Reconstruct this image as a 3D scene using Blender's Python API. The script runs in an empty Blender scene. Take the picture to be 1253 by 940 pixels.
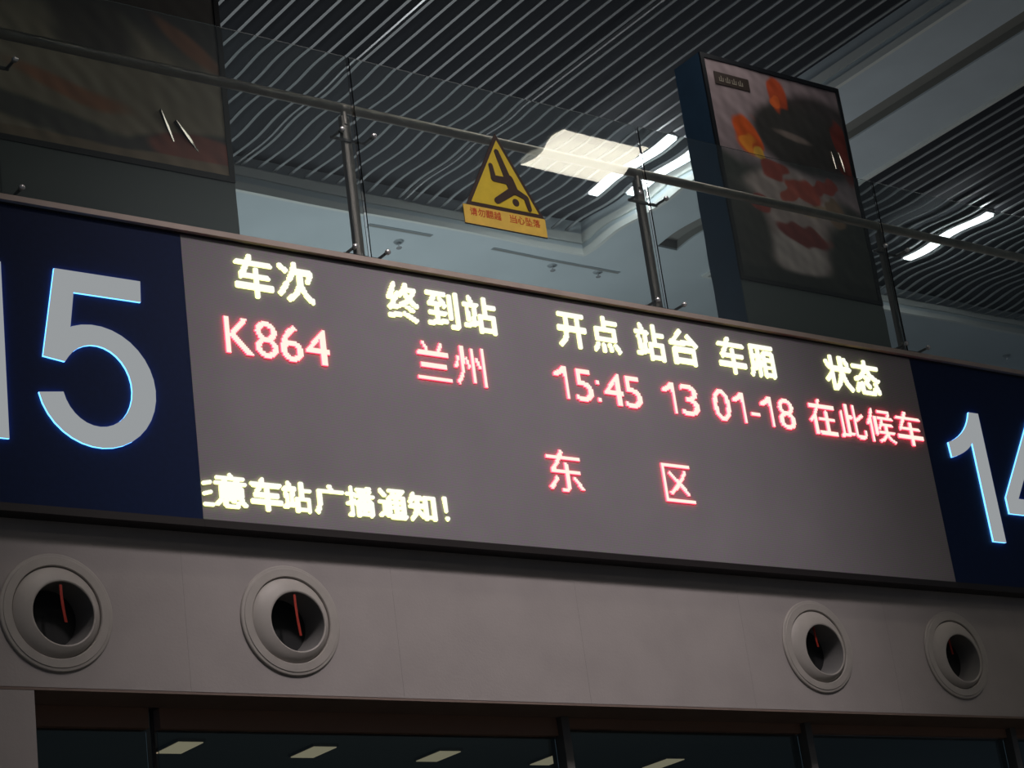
import bpy, bmesh, math, random
import numpy as np
from mathutils import Vector, Matrix

random.seed(7)
SC = bpy.context.scene
COL = SC.collection
OZ = 1.6            # eye height: everything below is written relative to the eye, in metres

# ---------------------------------------------------------------- camera
cam_d = bpy.data.cameras.new('camera')
cam = bpy.data.objects.new('camera', cam_d)
COL.objects.link(cam)
cam_d.sensor_fit = 'HORIZONTAL'; cam_d.sensor_width = 36.0
cam_d.lens = 2620.56 * 36.0 / 1253.0
cam_d.clip_end = 300
_r = Vector((0.80116036, -0.5844267, -0.12879255))
_d = Vector((0.11129409, 0.35695711, -0.92746711))
_f = Vector((0.58800996, 0.72871603, 0.35102312))
cam.matrix_world = Matrix(((_r.x, -_d.x, -_f.x, 0), (_r.y, -_d.y, -_f.y, 0), (_r.z, -_d.z, -_f.z, OZ), (0, 0, 0, 1)))
SC.camera = cam

# ---------------------------------------------------------------- world, lights, exposure
w = bpy.data.worlds.new('world'); SC.world = w; w.use_nodes = True
w.node_tree.nodes['Background'].inputs[0].default_value = (0.62, 0.78, 1.0, 1)
w.node_tree.nodes['Background'].inputs[1].default_value = 0.05
def lamp(name, kind, loc, target, energy, color, **kw):
    d = bpy.data.lights.new(name, kind); d.energy = energy; d.color = color
    for k, v in kw.items(): setattr(d, k, v)
    o = bpy.data.objects.new(name, d); COL.objects.link(o)
    o.location = (loc[0], loc[1], loc[2] + OZ)
    o.rotation_euler = (Vector(target) - Vector(loc)).to_track_quat('-Z', 'Y').to_euler()
    return o
# added spot that pools light on the departure board, fading outwards
lamp('board_fill_spot', 'SPOT', (7.6, 1.2, 13.4), (8.0, 10, 3.9), 3700, (1.0, 0.90, 0.90), spot_size=math.radians(34), spot_blend=1.0, shadow_soft_size=0.8)
# added fill, hidden behind the slab edge, that brightens the upper ceiling
lamp('upper_floor_fill_up', 'AREA', (12.4, 17.8, 5.8), (12.4, 17.6, 10), 100, (0.90, 0.97, 1.0), shape='RECTANGLE', size=6, size_y=2.0)
# added out-of-view fill that brightens the light boxes and handrail
lamp('upper_floor_fill_down', 'AREA', (11.5, 10.5, 9.8), (11.0, 11.2, 6.5), 36, (1.0, 0.95, 0.88), shape='RECTANGLE', size=5.0, size_y=0.3)
lamp('gate_room_fill', 'AREA', (12.5, 16.0, 0.4), (12.8, 18, 4.4), 14, (1.0, 0.95, 0.85), shape='RECTANGLE', size=6.0, size_y=3.0)  # added lamp below the view, lifts the dark gate room
PANEL_E = 14.5       # hall ceiling panels
TUBE_E = 50.0       # fluorescent tubes of the upper floor
V = SC.view_settings
SC.display_settings.display_device = 'sRGB'
V.view_transform = 'Standard'; V.look = 'None'; V.exposure = 0.0; V.gamma = 1.0; V.use_curve_mapping = False
SC.cycles.caustics_refractive = False
SC.cycles.caustics_reflective = False
SC.cycles.max_bounces = 10
SC.cycles.sample_clamp_indirect = 3.0
SC.cycles.use_denoising = True

# ---------------------------------------------------------------- materials
def mat(name, col, rough=0.6, metal=0.0, emit=None, es=0.0, noise=None, bump=None, coat=0.0, spec=0.5):
    m = bpy.data.materials.new(name); m.use_nodes = True
    nt = m.node_tree; b = nt.nodes['Principled BSDF']
    b.inputs['Base Color'].default_value = (*col, 1); b.inputs['Roughness'].default_value = rough
    b.inputs['Metallic'].default_value = metal; b.inputs['Coat Weight'].default_value = coat
    b.inputs['Specular IOR Level'].default_value = spec
    if emit:
        b.inputs['Emission Color'].default_value = (*emit, 1); b.inputs['Emission Strength'].default_value = es
    tc = nt.nodes.new('ShaderNodeTexCoord')
    if noise:   # (scale, amount, stretch)
        mp = nt.nodes.new('ShaderNodeMapping'); mp.inputs['Scale'].default_value = noise[2]
        n = nt.nodes.new('ShaderNodeTexNoise'); n.inputs['Scale'].default_value = noise[0]; n.inputs['Detail'].default_value = 5
        nt.links.new(tc.outputs['Object'], mp.inputs[0]); nt.links.new(mp.outputs[0], n.inputs['Vector'])
        r = nt.nodes.new('ShaderNodeMapRange'); r.inputs['From Min'].default_value = 0.3; r.inputs['From Max'].default_value = 0.7
        r.inputs['To Min'].default_value = 1 - noise[1]; r.inputs['To Max'].default_value = 1 + noise[1]
        nt.links.new(n.outputs['Fac'], r.inputs['Value'])
        mx = nt.nodes.new('ShaderNodeVectorMath'); mx.operation = 'SCALE'; mx.inputs[0].default_value = col
        nt.links.new(r.outputs[0], mx.inputs['Scale']); nt.links.new(mx.outputs[0], b.inputs['Base Color'])
    if bump:    # (scale, strength)
        n = nt.nodes.new('ShaderNodeTexNoise'); n.inputs['Scale'].default_value = bump[0]; n.inputs['Detail'].default_value = 3
        nt.links.new(tc.outputs['Object'], n.inputs['Vector'])
        bp = nt.nodes.new('ShaderNodeBump'); bp.inputs['Strength'].default_value = bump[1]; bp.inputs['Distance'].default_value = 0.02
        nt.links.new(n.outputs['Fac'], bp.inputs['Height']); nt.links.new(bp.outputs[0], b.inputs['Normal'])
    return m
def glow(name, col, s):
    m = bpy.data.materials.new(name); m.use_nodes = True; nt = m.node_tree
    nt.nodes.clear(); e = nt.nodes.new('ShaderNodeEmission'); o = nt.nodes.new('ShaderNodeOutputMaterial')
    e.inputs[0].default_value = (*col, 1); e.inputs[1].default_value = s; nt.links.new(e.outputs[0], o.inputs[0])
    return m

M = {}
M['wall'] = mat('wall_paint', (0.40, 0.365, 0.36), 0.7, noise=(3, 0.06, (1, 1, 1)), bump=(60, 0.05))
M['joint'] = mat('joint_dark', (0.26, 0.23, 0.22), 0.8)
M['gypsum'] = mat('gypsum_paint', (0.58, 0.65, 0.68), 0.75, noise=(1.5, 0.05, (1, 1, 1)))
M['gypsum_trim'] = mat('cove_paint', (0.72, 0.74, 0.70), 0.6)
M['slat'] = mat('slat_aluminium', (0.34, 0.355, 0.36), 0.4, 0.2, noise=(4, 0.1, (1, 0.2, 1)))
M['plenum'] = mat('plenum_dark', (0.030, 0.034, 0.042), 0.9)
M['steel'] = mat('brushed_steel', (0.50, 0.45, 0.39), 0.42, 0.75, noise=(9, 0.12, (1, 1, 1)))
M['steel_dark'] = mat('dark_steel', (0.14, 0.135, 0.13), 0.4, 0.8)
M['bolt'] = mat('polished_bolt', (0.8, 0.8, 0.8), 0.25, 0.7)
M['edge_trim'] = mat('slab_edge_metal', (0.50, 0.41, 0.37), 0.4, 0.35, noise=(5, 0.08, (1, 1, 1)))
M['black_frame'] = mat('black_frame', (0.018, 0.014, 0.015), 0.45)
M['casing'] = mat('casing_grey', (0.05, 0.05, 0.055), 0.5)
M['blue'] = mat('blue_acrylic', (0.006, 0.017, 0.070), 0.32, noise=(30, 0.1, (1, 1, 1)), spec=0.25)
M['nozzle'] = mat('nozzle_plastic', (0.43, 0.40, 0.375), 0.5, noise=(8, 0.06, (1, 1, 1)))
M['nozzle_in'] = mat('nozzle_lining', (0.20, 0.195, 0.195), 0.5)
M['ribbon'] = mat('red_ribbon', (0.42, 0.035, 0.02), 0.6)
M['yellow'] = mat('yellow_sign', (0.62, 0.45, 0.025), 0.45, noise=(12, 0.08, (1, 1, 1)))
M['plaque'] = mat('amber_plaque', (0.72, 0.47, 0.075), 0.45, noise=(12, 0.08, (1, 1, 1)))
M['sign_black'] = mat('sign_black', (0.03, 0.012, 0.008), 0.5)
M['sign_red'] = mat('sign_red', (0.62, 0.085, 0.02), 0.5)
M['lightbox'] = mat('lightbox_navy', (0.035, 0.080, 0.145), 0.4, noise=(4, 0.1, (1, 1, 1)))
M['lightbox_frame'] = mat('lightbox_black_frame', (0.010, 0.012, 0.016), 0.35)
M['lightbox_panel'] = mat('lightbox_grey_panel', (0.11, 0.14, 0.14), 0.5)
M['soffit'] = mat('soffit_brown', (0.24, 0.175, 0.15), 0.7, noise=(5, 0.08, (1, 1, 1)))
M['header'] = mat('header_brown', (0.32, 0.19, 0.14), 0.6)
M['mullion'] = mat('mullion_metal', (0.20, 0.19, 0.18), 0.45, 0.4)
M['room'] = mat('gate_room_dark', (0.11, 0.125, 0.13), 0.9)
M['hall_floor'] = mat('hall_floor_stone', (0.30, 0.29, 0.27), 0.3, noise=(1.2, 0.1, (1, 1, 1)))
M['hall_ceiling'] = mat('hall_ceiling_panel', (0.32, 0.34, 0.36), 0.7)
M['vent_slot'] = mat('slot_dark', (0.24, 0.24, 0.22), 0.8)
M['diffuser'] = mat('diffuser_metal', (0.34, 0.39, 0.41), 0.5, 0.1)
M['panel_glow'] = glow('warm_panel', (1.0, 0.90, 0.74), PANEL_E)
M['tube_glow'] = glow('cool_tube', (0.92, 0.97, 1.0), TUBE_E)
M['gate_glow'] = glow('gate_room_panel', (1.0, 0.78, 0.52), 0.27)
M['led_y'] = glow('led_yellow_core', (1.0, 1.0, 0.90), 1.05)
M['led_y_side'] = glow('led_yellow_side', (0.76, 0.80, 0.30), 2.8)
M['led_r'] = glow('led_red_core', (1.0, 0.86, 0.74), 1.08)
M['led_r_side'] = glow('led_red_side', (1.0, 0.05, 0.08), 6.5)
M['digit'] = glow('digit_face', (0.92, 0.97, 1.0), 0.33)
M['digit_side'] = glow('digit_side', (0.10, 0.40, 1.0), 3.6)

# LED face: fine horizontal louvres with a slight colour grain
def led_face():
    m = mat('led_module_face', (0.2, 0.19, 0.195), 0.65, spec=0.3); nt = m.node_tree; b = nt.nodes['Principled BSDF']
    L = nt.links.new
    tc = nt.nodes.new('ShaderNodeTexCoord')
    sp = nt.nodes.new('ShaderNodeSeparateXYZ'); L(tc.outputs['Object'], sp.inputs[0])
    def wave(sock, period):
        a = nt.nodes.new('ShaderNodeMath'); a.operation = 'MULTIPLY'; a.inputs[1].default_value = 2 * math.pi / period; L(sock, a.inputs[0])
        s = nt.nodes.new('ShaderNodeMath'); s.operation = 'SINE'; L(a.outputs[0], s.inputs[0]); return s.outputs[0]
    wz = wave(sp.outputs['Z'], 0.0105)
    n = nt.nodes.new('ShaderNodeTexNoise'); n.inputs['Scale'].default_value = 45; n.inputs['Detail'].default_value = 2; L(tc.outputs['Object'], n.inputs['Vector'])
    n2 = nt.nodes.new('ShaderNodeTexNoise'); n2.inputs['Scale'].default_value = 2.0; L(tc.outputs['Object'], n2.inputs['Vector'])
    f = nt.nodes.new('ShaderNodeMath'); f.operation = 'MULTIPLY_ADD'; f.inputs[1].default_value = 0.12; f.inputs[2].default_value = 0.88; L(wz, f.inputs[0])
    g = nt.nodes.new('ShaderNodeMath'); g.operation = 'MULTIPLY_ADD'; g.inputs[1].default_value = 0.24; L(n2.outputs['Fac'], g.inputs[0]); L(f.outputs[0], g.inputs[2])
    mixc = nt.nodes.new('ShaderNodeMix'); mixc.data_type = 'RGBA'
    mixc.inputs['A'].default_value = (0.30, 0.235, 0.32, 1); mixc.inputs['B'].default_value = (0.26, 0.285, 0.25, 1)
    cr = nt.nodes.new('ShaderNodeMapRange'); cr.inputs['From Min'].default_value = 0.35; cr.inputs['From Max'].default_value = 0.65; L(n.outputs['Fac'], cr.inputs['Value']); L(cr.outputs[0], mixc.inputs['Factor'])
    v = nt.nodes.new('ShaderNodeVectorMath'); v.operation = 'SCALE'; L(mixc.outputs['Result'], v.inputs[0]); L(g.outputs[0], v.inputs['Scale'])
    L(v.outputs[0], b.inputs['Base Color'])
    return m
M['led_face'] = led_face()

def glass(name, tint, ior=1.5, rough=0.0, haze=0.0, haze_col=(0.5, 0.6, 0.65)):
    m = bpy.data.materials.new(name); m.use_nodes = True; nt = m.node_tree; nt.nodes.clear(); L = nt.links.new
    o = nt.nodes.new('ShaderNodeOutputMaterial'); g = nt.nodes.new('ShaderNodeBsdfGlass')
    g.inputs['Color'].default_value = (*tint, 1); g.inputs['IOR'].default_value = ior; g.inputs['Roughness'].default_value = rough
    if haze:
        d = nt.nodes.new('ShaderNodeBsdfDiffuse'); d.inputs['Color'].default_value = (*haze_col, 1)  # pale diffuse share paints in the haze of reflected hall light
        mx = nt.nodes.new('ShaderNodeMixShader'); mx.inputs[0].default_value = haze
        L(g.outputs[0], mx.inputs[1]); L(d.outputs[0], mx.inputs[2]); L(mx.outputs[0], o.inputs[0])
    else: L(g.outputs[0], o.inputs[0])
    return m
M['glass'] = glass('tempered_glass', (0.95, 0.985, 0.98), 1.52, 0.0, 0.05)
M['window'] = glass('window_glass', (0.80, 0.88, 0.88), 1.5, 0.0, 0.03, (0.45, 0.42, 0.40))

def vcol_mat(name, rough, bumpscale, bumpstr):
    m = mat(name, (0.1, 0.1, 0.1), rough, coat=0.6, bump=(bumpscale, bumpstr)); nt = m.node_tree
    a = nt.nodes.new('ShaderNodeVertexColor'); a.layer_name = 'print'
    nt.links.new(a.outputs[0], nt.nodes['Principled BSDF'].inputs['Base Color'])
    nt.nodes['Principled BSDF'].inputs['Coat Roughness'].default_value = 0.12
    return m
M['poster'] = vcol_mat('glossy_poster_print', 0.4, 2.2, 0.55)

# ---------------------------------------------------------------- mesh helpers
def tag(o, label=None, cat=None, group=None, kind=None):
    if label: o['label'] = label
    if cat: o['category'] = cat
    if group: o['group'] = group
    if kind: o['kind'] = kind
    return o
def empty(name, loc, label, cat, group=None):
    o = bpy.data.objects.new(name, None); COL.objects.link(o)
    o.location = (loc[0], loc[1], loc[2] + OZ); o.empty_display_size = 0.1
    o['org'] = [loc[0], loc[1], loc[2]]
    tag(o, label, cat, group); return o
ORG = {}
class MB:
    """collects shapes in eye-relative metres; build() links them as one mesh"""
    def __init__(s): s.v = []; s.f = []; s.m = []; s.sm = []
    def add(s, vs, fs, mi=0, smooth=False):
        b = len(s.v); s.v += [tuple(x) for x in vs]
        for f in fs: s.f.append(tuple(b + i for i in f)); s.m.append(mi); s.sm.append(smooth)
    def box(s, x0, x1, y0, y1, z0, z1, mi=0):
        s.add([(x0,y0,z0),(x1,y0,z0),(x1,y1,z0),(x0,y1,z0),(x0,y0,z1),(x1,y0,z1),(x1,y1,z1),(x0,y1,z1)],
              [(0,3,2,1),(4,5,6,7),(0,1,5,4),(1,2,6,5),(2,3,7,6),(3,0,4,7)], mi)
        return s
    def cyl(s, a, b, r, r2=None, n=16, mi=0, caps=True):
        a = Vector(a); b = Vector(b); d = (b - a).normalized(); r2 = r if r2 is None else r2
        u = d.orthogonal().normalized(); w_ = d.cross(u)
        vs = []
        for p, rr in ((a, r), (b, r2)):
            for i in range(n):
                t = 2 * math.pi * i / n; vs.append(p + (u * math.cos(t) + w_ * math.sin(t)) * rr)
        fs = [(i, (i + 1) % n, n + (i + 1) % n, n + i) for i in range(n)]
        s.add(vs, fs, mi, True)
        if caps: s.add(vs, [tuple(range(n - 1, -1, -1)), tuple(range(n, 2 * n))], mi)
        return s
    def sphere(s, c, r, n=12, sy=1.0, mi=0):
        vs = []; fs = []
        for j in range(n // 2 + 1):
            ph = math.pi * j / (n // 2)
            for i in range(n):
                t = 2 * math.pi * i / n
                vs.append((c[0] + r * math.sin(ph) * math.cos(t), c[1] + r * sy * math.cos(ph), c[2] + r * math.sin(ph) * math.sin(t)))
        for j in range(n // 2):
            for i in range(n): fs.append((j * n + i, j * n + (i + 1) % n, (j + 1) * n + (i + 1) % n, (j + 1) * n + i))
        s.add(vs, fs, mi, True); return s
    def lathe(s, c, prof, n=64, R=None, mi=0):
        """profile [(radius, y)] turned about the Y axis through c, then rotated by R about c"""
        vs = []
        for r, y in prof:
            for i in range(n):
                t = 2 * math.pi * i / n; p = Vector((r * math.cos(t), y, r * math.sin(t)))
                if R: p = R @ p
                vs.append((c[0] + p.x, c[1] + p.y, c[2] + p.z))
        fs = []
        for j in range(len(prof) - 1):
            for i in range(n): fs.append((j * n + i, (j + 1) * n + i, (j + 1) * n + (i + 1) % n, j * n + (i + 1) % n))
        s.add(vs, fs, mi, True); return s
    def build(s, name, mats, parent=None, org=None, sharp=35):
        if parent is not None: o0 = ORG[parent.name]
        else: o0 = org or (0, 0, 0)
        me = bpy.data.meshes.new(name)
        me.from_pydata([(v[0] - o0[0], v[1] - o0[1], v[2] - o0[2]) for v in s.v], [], s.f)
        if not isinstance(mats, (list, tuple)): mats = [mats]
        for m_ in mats: me.materials.append(m_)
        me.polygons.foreach_set('material_index', s.m); me.polygons.foreach_set('use_smooth', s.sm)
        me.update()
        if any(s.sm): me.set_sharp_from_angle(angle=math.radians(sharp))
        o = bpy.data.objects.new(name, me); COL.objects.link(o)
        if parent is not None: o.parent = parent; ORG[o.name] = o0
        else: o.location = (o0[0], o0[1], o0[2] + OZ); ORG[o.name] = o0
        return o
def thing(name, loc, label, cat, group=None):
    o = bpy.data.objects.new(name, None); COL.objects.link(o); o.empty_display_size = 0.1
    o.location = (loc[0], loc[1], loc[2] + OZ); ORG[o.name] = loc
    return tag(o, label, cat, group)
def struct(o): o['kind'] = 'structure'; return o
def copies(src, offs, parent):
    """linked copies of one part, moved by each offset"""
    for dx, dy, dz in offs:
        c = src.copy(); COL.objects.link(c); c.parent = parent
        c.location = (src.location.x + dx, src.location.y + dy, src.location.z + dz); ORG[c.name] = ORG[src.name]
def poly_prism(loops, yf, depth, front=0, side=1):
    """outline loops [(x,z)...] (holes too) filled and given depth; front at y=yf"""
    cu = bpy.data.curves.new('outline', 'CURVE'); cu.dimensions = '2D'; cu.fill_mode = 'FRONT' if depth == 0 else 'BOTH'; cu.extrude = depth / 2
    for lp in loops:
        sp = cu.splines.new('POLY'); sp.points.add(len(lp) - 1); sp.use_cyclic_u = True
        for p, (x, z) in zip(sp.points, lp): p.co = (x, z, 0, 1)
    o = bpy.data.objects.new('outline', cu)
    me = o.to_mesh()
    mb = MB(); vs = [(v.co.x, yf + depth / 2 - v.co.z, v.co.y) for v in me.vertices]
    b = 0; mb.v = vs
    for p in me.polygons:
        n = p.normal; mb.f.append(tuple(p.vertices)); mb.sm.append(False); mb.m.append(front if abs(n.z) > .5 else side)
    o.to_mesh_clear(); bpy.data.objects.remove(o); bpy.data.curves.remove(cu)
    return mb

M['damper'] = mat('damper_black', (0.008, 0.009, 0.010), 0.6)
M['film'] = mat('clear_film_crease', (0.10, 0.09, 0.075), 0.16, coat=1.0)
M['post_steel'] = mat('post_steel', (0.30, 0.27, 0.24), 0.5, 0.6, noise=(9, 0.1, (1, 1, 1)))

# ================================================================ large structure
YW = 10.10                    # face of the wall under the board
# hall floor, hall ceiling
struct(MB().box(-12, 34, -20, 10.4, -1.75, -1.6).build('floor', M['hall_floor'], org=(11, -5, -1.6)))
hc = struct(MB().box(-12, 34, -20, 7.5, 14.5, 14.7).box(-12, 34, 7.42, 7.55, 9.9, 14.49).build('ceiling', M['hall_ceiling'], org=(11, -5, 14.5)))

# wall under and behind the board: one backing, panels with open joints
wall = struct(MB().box(-2, 24, YW + 0.041, YW + 0.05, 3.96, 5.48).build('wall_back', M['joint'], org=(9, YW, -1.6)))
inner = struct(MB().box(-2, 24, 10.50, 10.51, 2.746, 5.19).build('wall_inner', M['joint'], org=(9, 10.5, -1.6)))
def panel_with_hole(x0, x1, z0, z1, hx, hz, r, y0, y1):
    mb = MB(); n = 48
    ang = [2 * math.pi * i / n for i in range(n)]
    for cx, cz in ((x0, z0), (x1, z0), (x1, z1), (x0, z1)):
        a = math.atan2(cz - hz, cx - hx) % (2 * math.pi)
        k = min(range(n), key=lambda i: abs(ang[i] - a)); ang[k] = a
    ins, out = [], []
    for a in ang:
        c, s_ = math.cos(a), math.sin(a)
        t = min(((x1 - hx) / c if c > 1e-9 else 1e9), ((x0 - hx) / c if c < -1e-9 else 1e9), ((z1 - hz) / s_ if s_ > 1e-9 else 1e9), ((z0 - hz) / s_ if s_ < -1e-9 else 1e9))
        ins.append((hx + r * c, hz + r * s_)); out.append((hx + t * c, hz + t * s_))
    vs = [(x, y0, z) for x, z in ins] + [(x, y0, z) for x, z in out] + [(x, y1, z) for x, z in out] + [(x, y1, z) for x, z in ins]
    fs = []
    for i in range(n):
        j = (i + 1) % n
        fs += [(i, n + i, n + j, j), (n + i, 2 * n + i, 2 * n + j, n + j), (3 * n + i, i, j, 3 * n + j)]
    mb.add(vs, fs); return mb
VENTS = [(4.865, 3.165), (6.305, 3.19), (10.49, 3.205), (11.885, 3.20)]
seams = [4.24 + 1.396 * k for k in range(-4, 12)]
J = 0.0004
for a, b in zip(seams[:-1], seams[1:]):
    h = [v for v in VENTS if a < v[0] < b]
    if h: pm = panel_with_hole(a + J, b - J, 2.76, 3.95, h[0][0], h[0][1], 0.27, YW, YW + 0.04)
    else: pm = MB().box(a + J, b - J, YW, YW + 0.04, 2.76, 3.95)
    pm.build('wall_panel', M['wall'], wall)
for a, b in zip(seams[:-1], seams[1:]):
    MB().box(a + J, b - J, YW, YW + 0.04, 3.954, 5.48).build('wall_panel', M['wall'], wall)
# underside of the bulkhead, header and pier
MB().box(-2, 24, YW + 0.002, 10.40, 2.745, 2.76).build('soffit', M['soffit'], inner)
struct(MB().box(1.0, 4.72, YW + 0.004, 11.2, -1.6, 2.744).build('wall_left', M['wall'], org=(3, 10.1, -1.6)))

# window band of the boarding gates
mull = [5.56, 8.41, 10.53, 12.65, 14.77]
edges = [4.72] + mull + [18.0]
for i in range(len(edges) - 1):
    a, b = edges[i], edges[i + 1]
    wn = struct(bpy.data.objects.new('window_%d' % (i + 1), None)); COL.objects.link(wn); wn.location = ((a + b) / 2, 10.42, OZ - 1.6); ORG[wn.name] = ((a + b) / 2, 10.42, -1.6)
    MB().box(a + 0.035, b - 0.035, 10.40, 10.50, 2.63 if i < 2 else 2.68, 2.744).build('header', M['header'], wn)
    MB().box(a + 0.035, b - 0.035, 10.44, 10.45, -1.5, 2.628 if i < 2 else 2.678).build('pane', M['window'], wn)
    MB().box(a + 0.035, b - 0.035, 10.40, 10.50, -1.6, -1.5).build('sill', M['mullion'], wn)
    if i == 0: MB().box(b - 0.009, b + 0.009, 10.425, 10.4395, -1.6, 2.744).build('mullion', M['black_frame'], wn)
    elif i < len(mull): MB().box(b - 0.03, b + 0.03, 10.36, 10.50, -1.6, 2.744).build('mullion', M['mullion'], wn)
# gate room behind the windows
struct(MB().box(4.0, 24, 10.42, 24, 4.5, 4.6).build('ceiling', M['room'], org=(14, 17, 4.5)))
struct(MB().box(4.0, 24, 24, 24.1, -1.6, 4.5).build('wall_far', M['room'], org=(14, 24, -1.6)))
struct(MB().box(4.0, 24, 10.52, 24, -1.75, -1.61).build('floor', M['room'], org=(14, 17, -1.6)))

# upper floor slab and its metal edge
struct(MB().box(-2, 24, 10.16, 20, 5.2, 5.53).build('floor', M['wall'], org=(11, 15, 5.53)))
struct(MB().box(-2, 24, 9.965, 10.155, 5.500, 5.535).box(-2, 24, 9.996, 10.155, 5.4885, 5.4995, 1).build('trim_1', [M['edge_trim'], M['black_frame']], org=(11, 10, 5.5)))

# upper ceiling: gypsum sheet with two recesses filled with slats
ZG, ZS = 9.90, 10.13
Y0, YF = 7.6, 16.87
R1 = (3.2, 14.92); R2 = (16.72, 27.0)
ceil = MB()
ceil.box(-2, R1[0], Y0, 26, ZG, ZG + 0.02); ceil.box(R1[0], 30, YF, 26, ZG, ZG + 0.02)
ceil.box(R2[1], 30, Y0, YF, ZG, ZG + 0.02)
sx0, sx1, sy1 = 15.62, 15.93, 16.39            # long slot in the strip between the recesses
ceil.box(R1[1], sx0, Y0, YF, ZG, ZG + 0.02); ceil.box(sx1, R2[0], Y0, YF, ZG, ZG + 0.02); ceil.box(sx0, sx1, sy1, YF, ZG, ZG + 0.02)
ceiling = struct(ceil.build('ceiling', M['gypsum'], org=(12, 14, ZG)))
MB().box(sx0 - .03, sx1 + .03, Y0, sy1 + .03, ZG + 0.10, ZG + 0.12).box(sx1, sx1 + .02, Y0, sy1, ZG + .02, ZG + .1).box(sx0 - .02, sx0, Y0, sy1, ZG + .02, ZG + .1).box(sx0 - .02, sx1 + .02, sy1, sy1 + .02, ZG + .02, ZG + .1).build('slot_lining', M['vent_slot'], ceiling)
for (a, b) in (R1, R2):
    # upstand faces, shadow ledge and lip of the recess
    up = MB()
    up.box(a - .02, b + .02, YF, YF + .02, ZG + .02, ZS + .2); up.box(b, b + .02, Y0, YF, ZG + .02, ZS + .2); up.box(a - .02, a, Y0, YF, ZG + .02, ZS + .2)
    up.build('recess_upstand', M['gypsum'], ceiling)
    lip = MB()
    lip.box(a + .001, b - .001, YF - .05, YF - .001, ZG - .035, ZG + .045); lip.box(b - .05, b - .001, Y0, YF - .051, ZG - .035, ZG + .045); lip.box(a + .001, a + .05, Y0, YF - .051, ZG - .035, ZG + .045)
    lip.build('recess_lip', M['gypsum_trim'], ceiling)
    cv = MB()
    cv.box(a + .001, b - .001, YF - .025, YF - .001, ZG + .13, ZS - .005); cv.box(b - .025, b - .001, Y0, YF - .026, ZG + .13, ZS - .005); cv.box(a + .001, a + .025, Y0, YF - .026, ZG + .13, ZS - .005)
    cv.build('recess_cornice', M['gypsum_trim'], ceiling)
    MB().box(a, b, Y0, YF, ZS + .13, ZS + .15).build('plenum_panel', M['plenum'], ceiling)
# slats, each a strip of its own running away from the hall
s0 = MB().box(-.017, .017, Y0, YF - .03, 0, .012)
SP = 0.1925
first = None; xs = []
x = R1[0] + .12
while x < R1[1] - .06: xs.append(x); x += SP
x = R2[0] + .10
while x < R2[1] - 1.5: xs.append(x); x += SP
first = s0.build('ceiling_slat', M['slat'], ceiling); first.location = (xs[0], 0, ZS); 
# the slat mesh was written around x=0, z=0: shift it into the ceiling's frame
copies(first, [(xx - xs[0], 0, 0) for xx in xs[1:]], ceiling)
for xx in (10.37, 12.45):
    MB().box(xx - .012, xx + .012, Y0, YF - .04, ZS - .004, ZS + .03).build('joint_strip', M['bolt'], ceiling)

# ================================================================ departure board
BX0, BX1, BZ0, BZ1 = 5.741, 11.933, 3.72, 5.487
YB = 10.0
board = thing('departure_board', (8.84, YB, BZ0), 'wide grey LED departure board with yellow headings above a red train row', 'departure board')
MB().box(BX0, BX1, YB + .012, YW - .001, BZ0, BZ1).build('casing', M['casing'], board)
nx, nz = 12, 3
mw, mh = (BX1 - BX0) / nx, (BZ1 - BZ0) / nz
MB().box(BX0 + .0006, BX1 - .0006, YB, YB + .011, BZ0 + .0006, BZ1 - .0006).build('screen_face', M['led_face'], board)
MB().box(BX0, BX1, YB - .015, YW - .001, BZ0 - .045, BZ0 - .001).build('bottom_frame', M['black_frame'], board)

P = 0.0103
def led_char(N, Mr, rows, x0, x1, z0, z1, style):
    mb = MB(); cx = (x1 - x0) / N; cz = (z1 - z0) / Mr
    grid = [[c == '1' for c in bin(r)[2:].zfill(N)] for r in rows]
    if style == 'y':
        rr = P * 1.12; yf = YB - .011; n = 8
        for j in range(Mr):
            for i in range(N):
                if grid[j][i]:
                    px, pz = x0 + (i + .5) * cx, z0 + (j + .5) * cz
                    # skip cells with all four neighbours' sides hidden: keep the face only
                    inner = 0 < i < N - 1 and 0 < j < Mr - 1 and grid[j][i-1] and grid[j][i+1] and grid[j-1][i] and grid[j+1][i]
                    ring = [(px + rr * math.cos(2*math.pi*(k+.5)/n), pz + rr * math.sin(2*math.pi*(k+.5)/n)) for k in range(n)]
                    vs = [(a, yf, b) for a, b in ring] + [(a, YB, b) for a, b in ring]
                    mb.add(vs, [tuple(range(n))], 0)
                    if not inner: mb.add(vs, [(k, n + k, n + (k + 1) % n, (k + 1) % n) for k in range(n)], 1)
    else:
        yf = YB - .010
        for j in range(Mr):
            for i in range(N):
                if grid[j][i]:
                    a, b = x0 + i * cx, x0 + (i + 1) * cx; c, d = z0 + j * cz, z0 + (j + 1) * cz
                    vs = [(a, yf, c), (b, yf, c), (b, yf, d), (a, yf, d), (a, YB, c), (b, YB, c), (b, YB, d), (a, YB, d)]
                    fs = []
                    if j == 0 or not grid[j-1][i]: fs.append((0, 4, 5, 1))
                    if i == N - 1 or not grid[j][i+1]: fs.append((1, 5, 6, 2))
                    if j == Mr - 1 or not grid[j+1][i]: fs.append((2, 6, 7, 3))
                    if i == 0 or not grid[j][i-1]: fs.append((3, 7, 4, 0))
                    mb.add(vs, [(0, 1, 2, 3)], 0)
                    if fs: mb.add(vs, fs, 1)
    return mb
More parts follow.
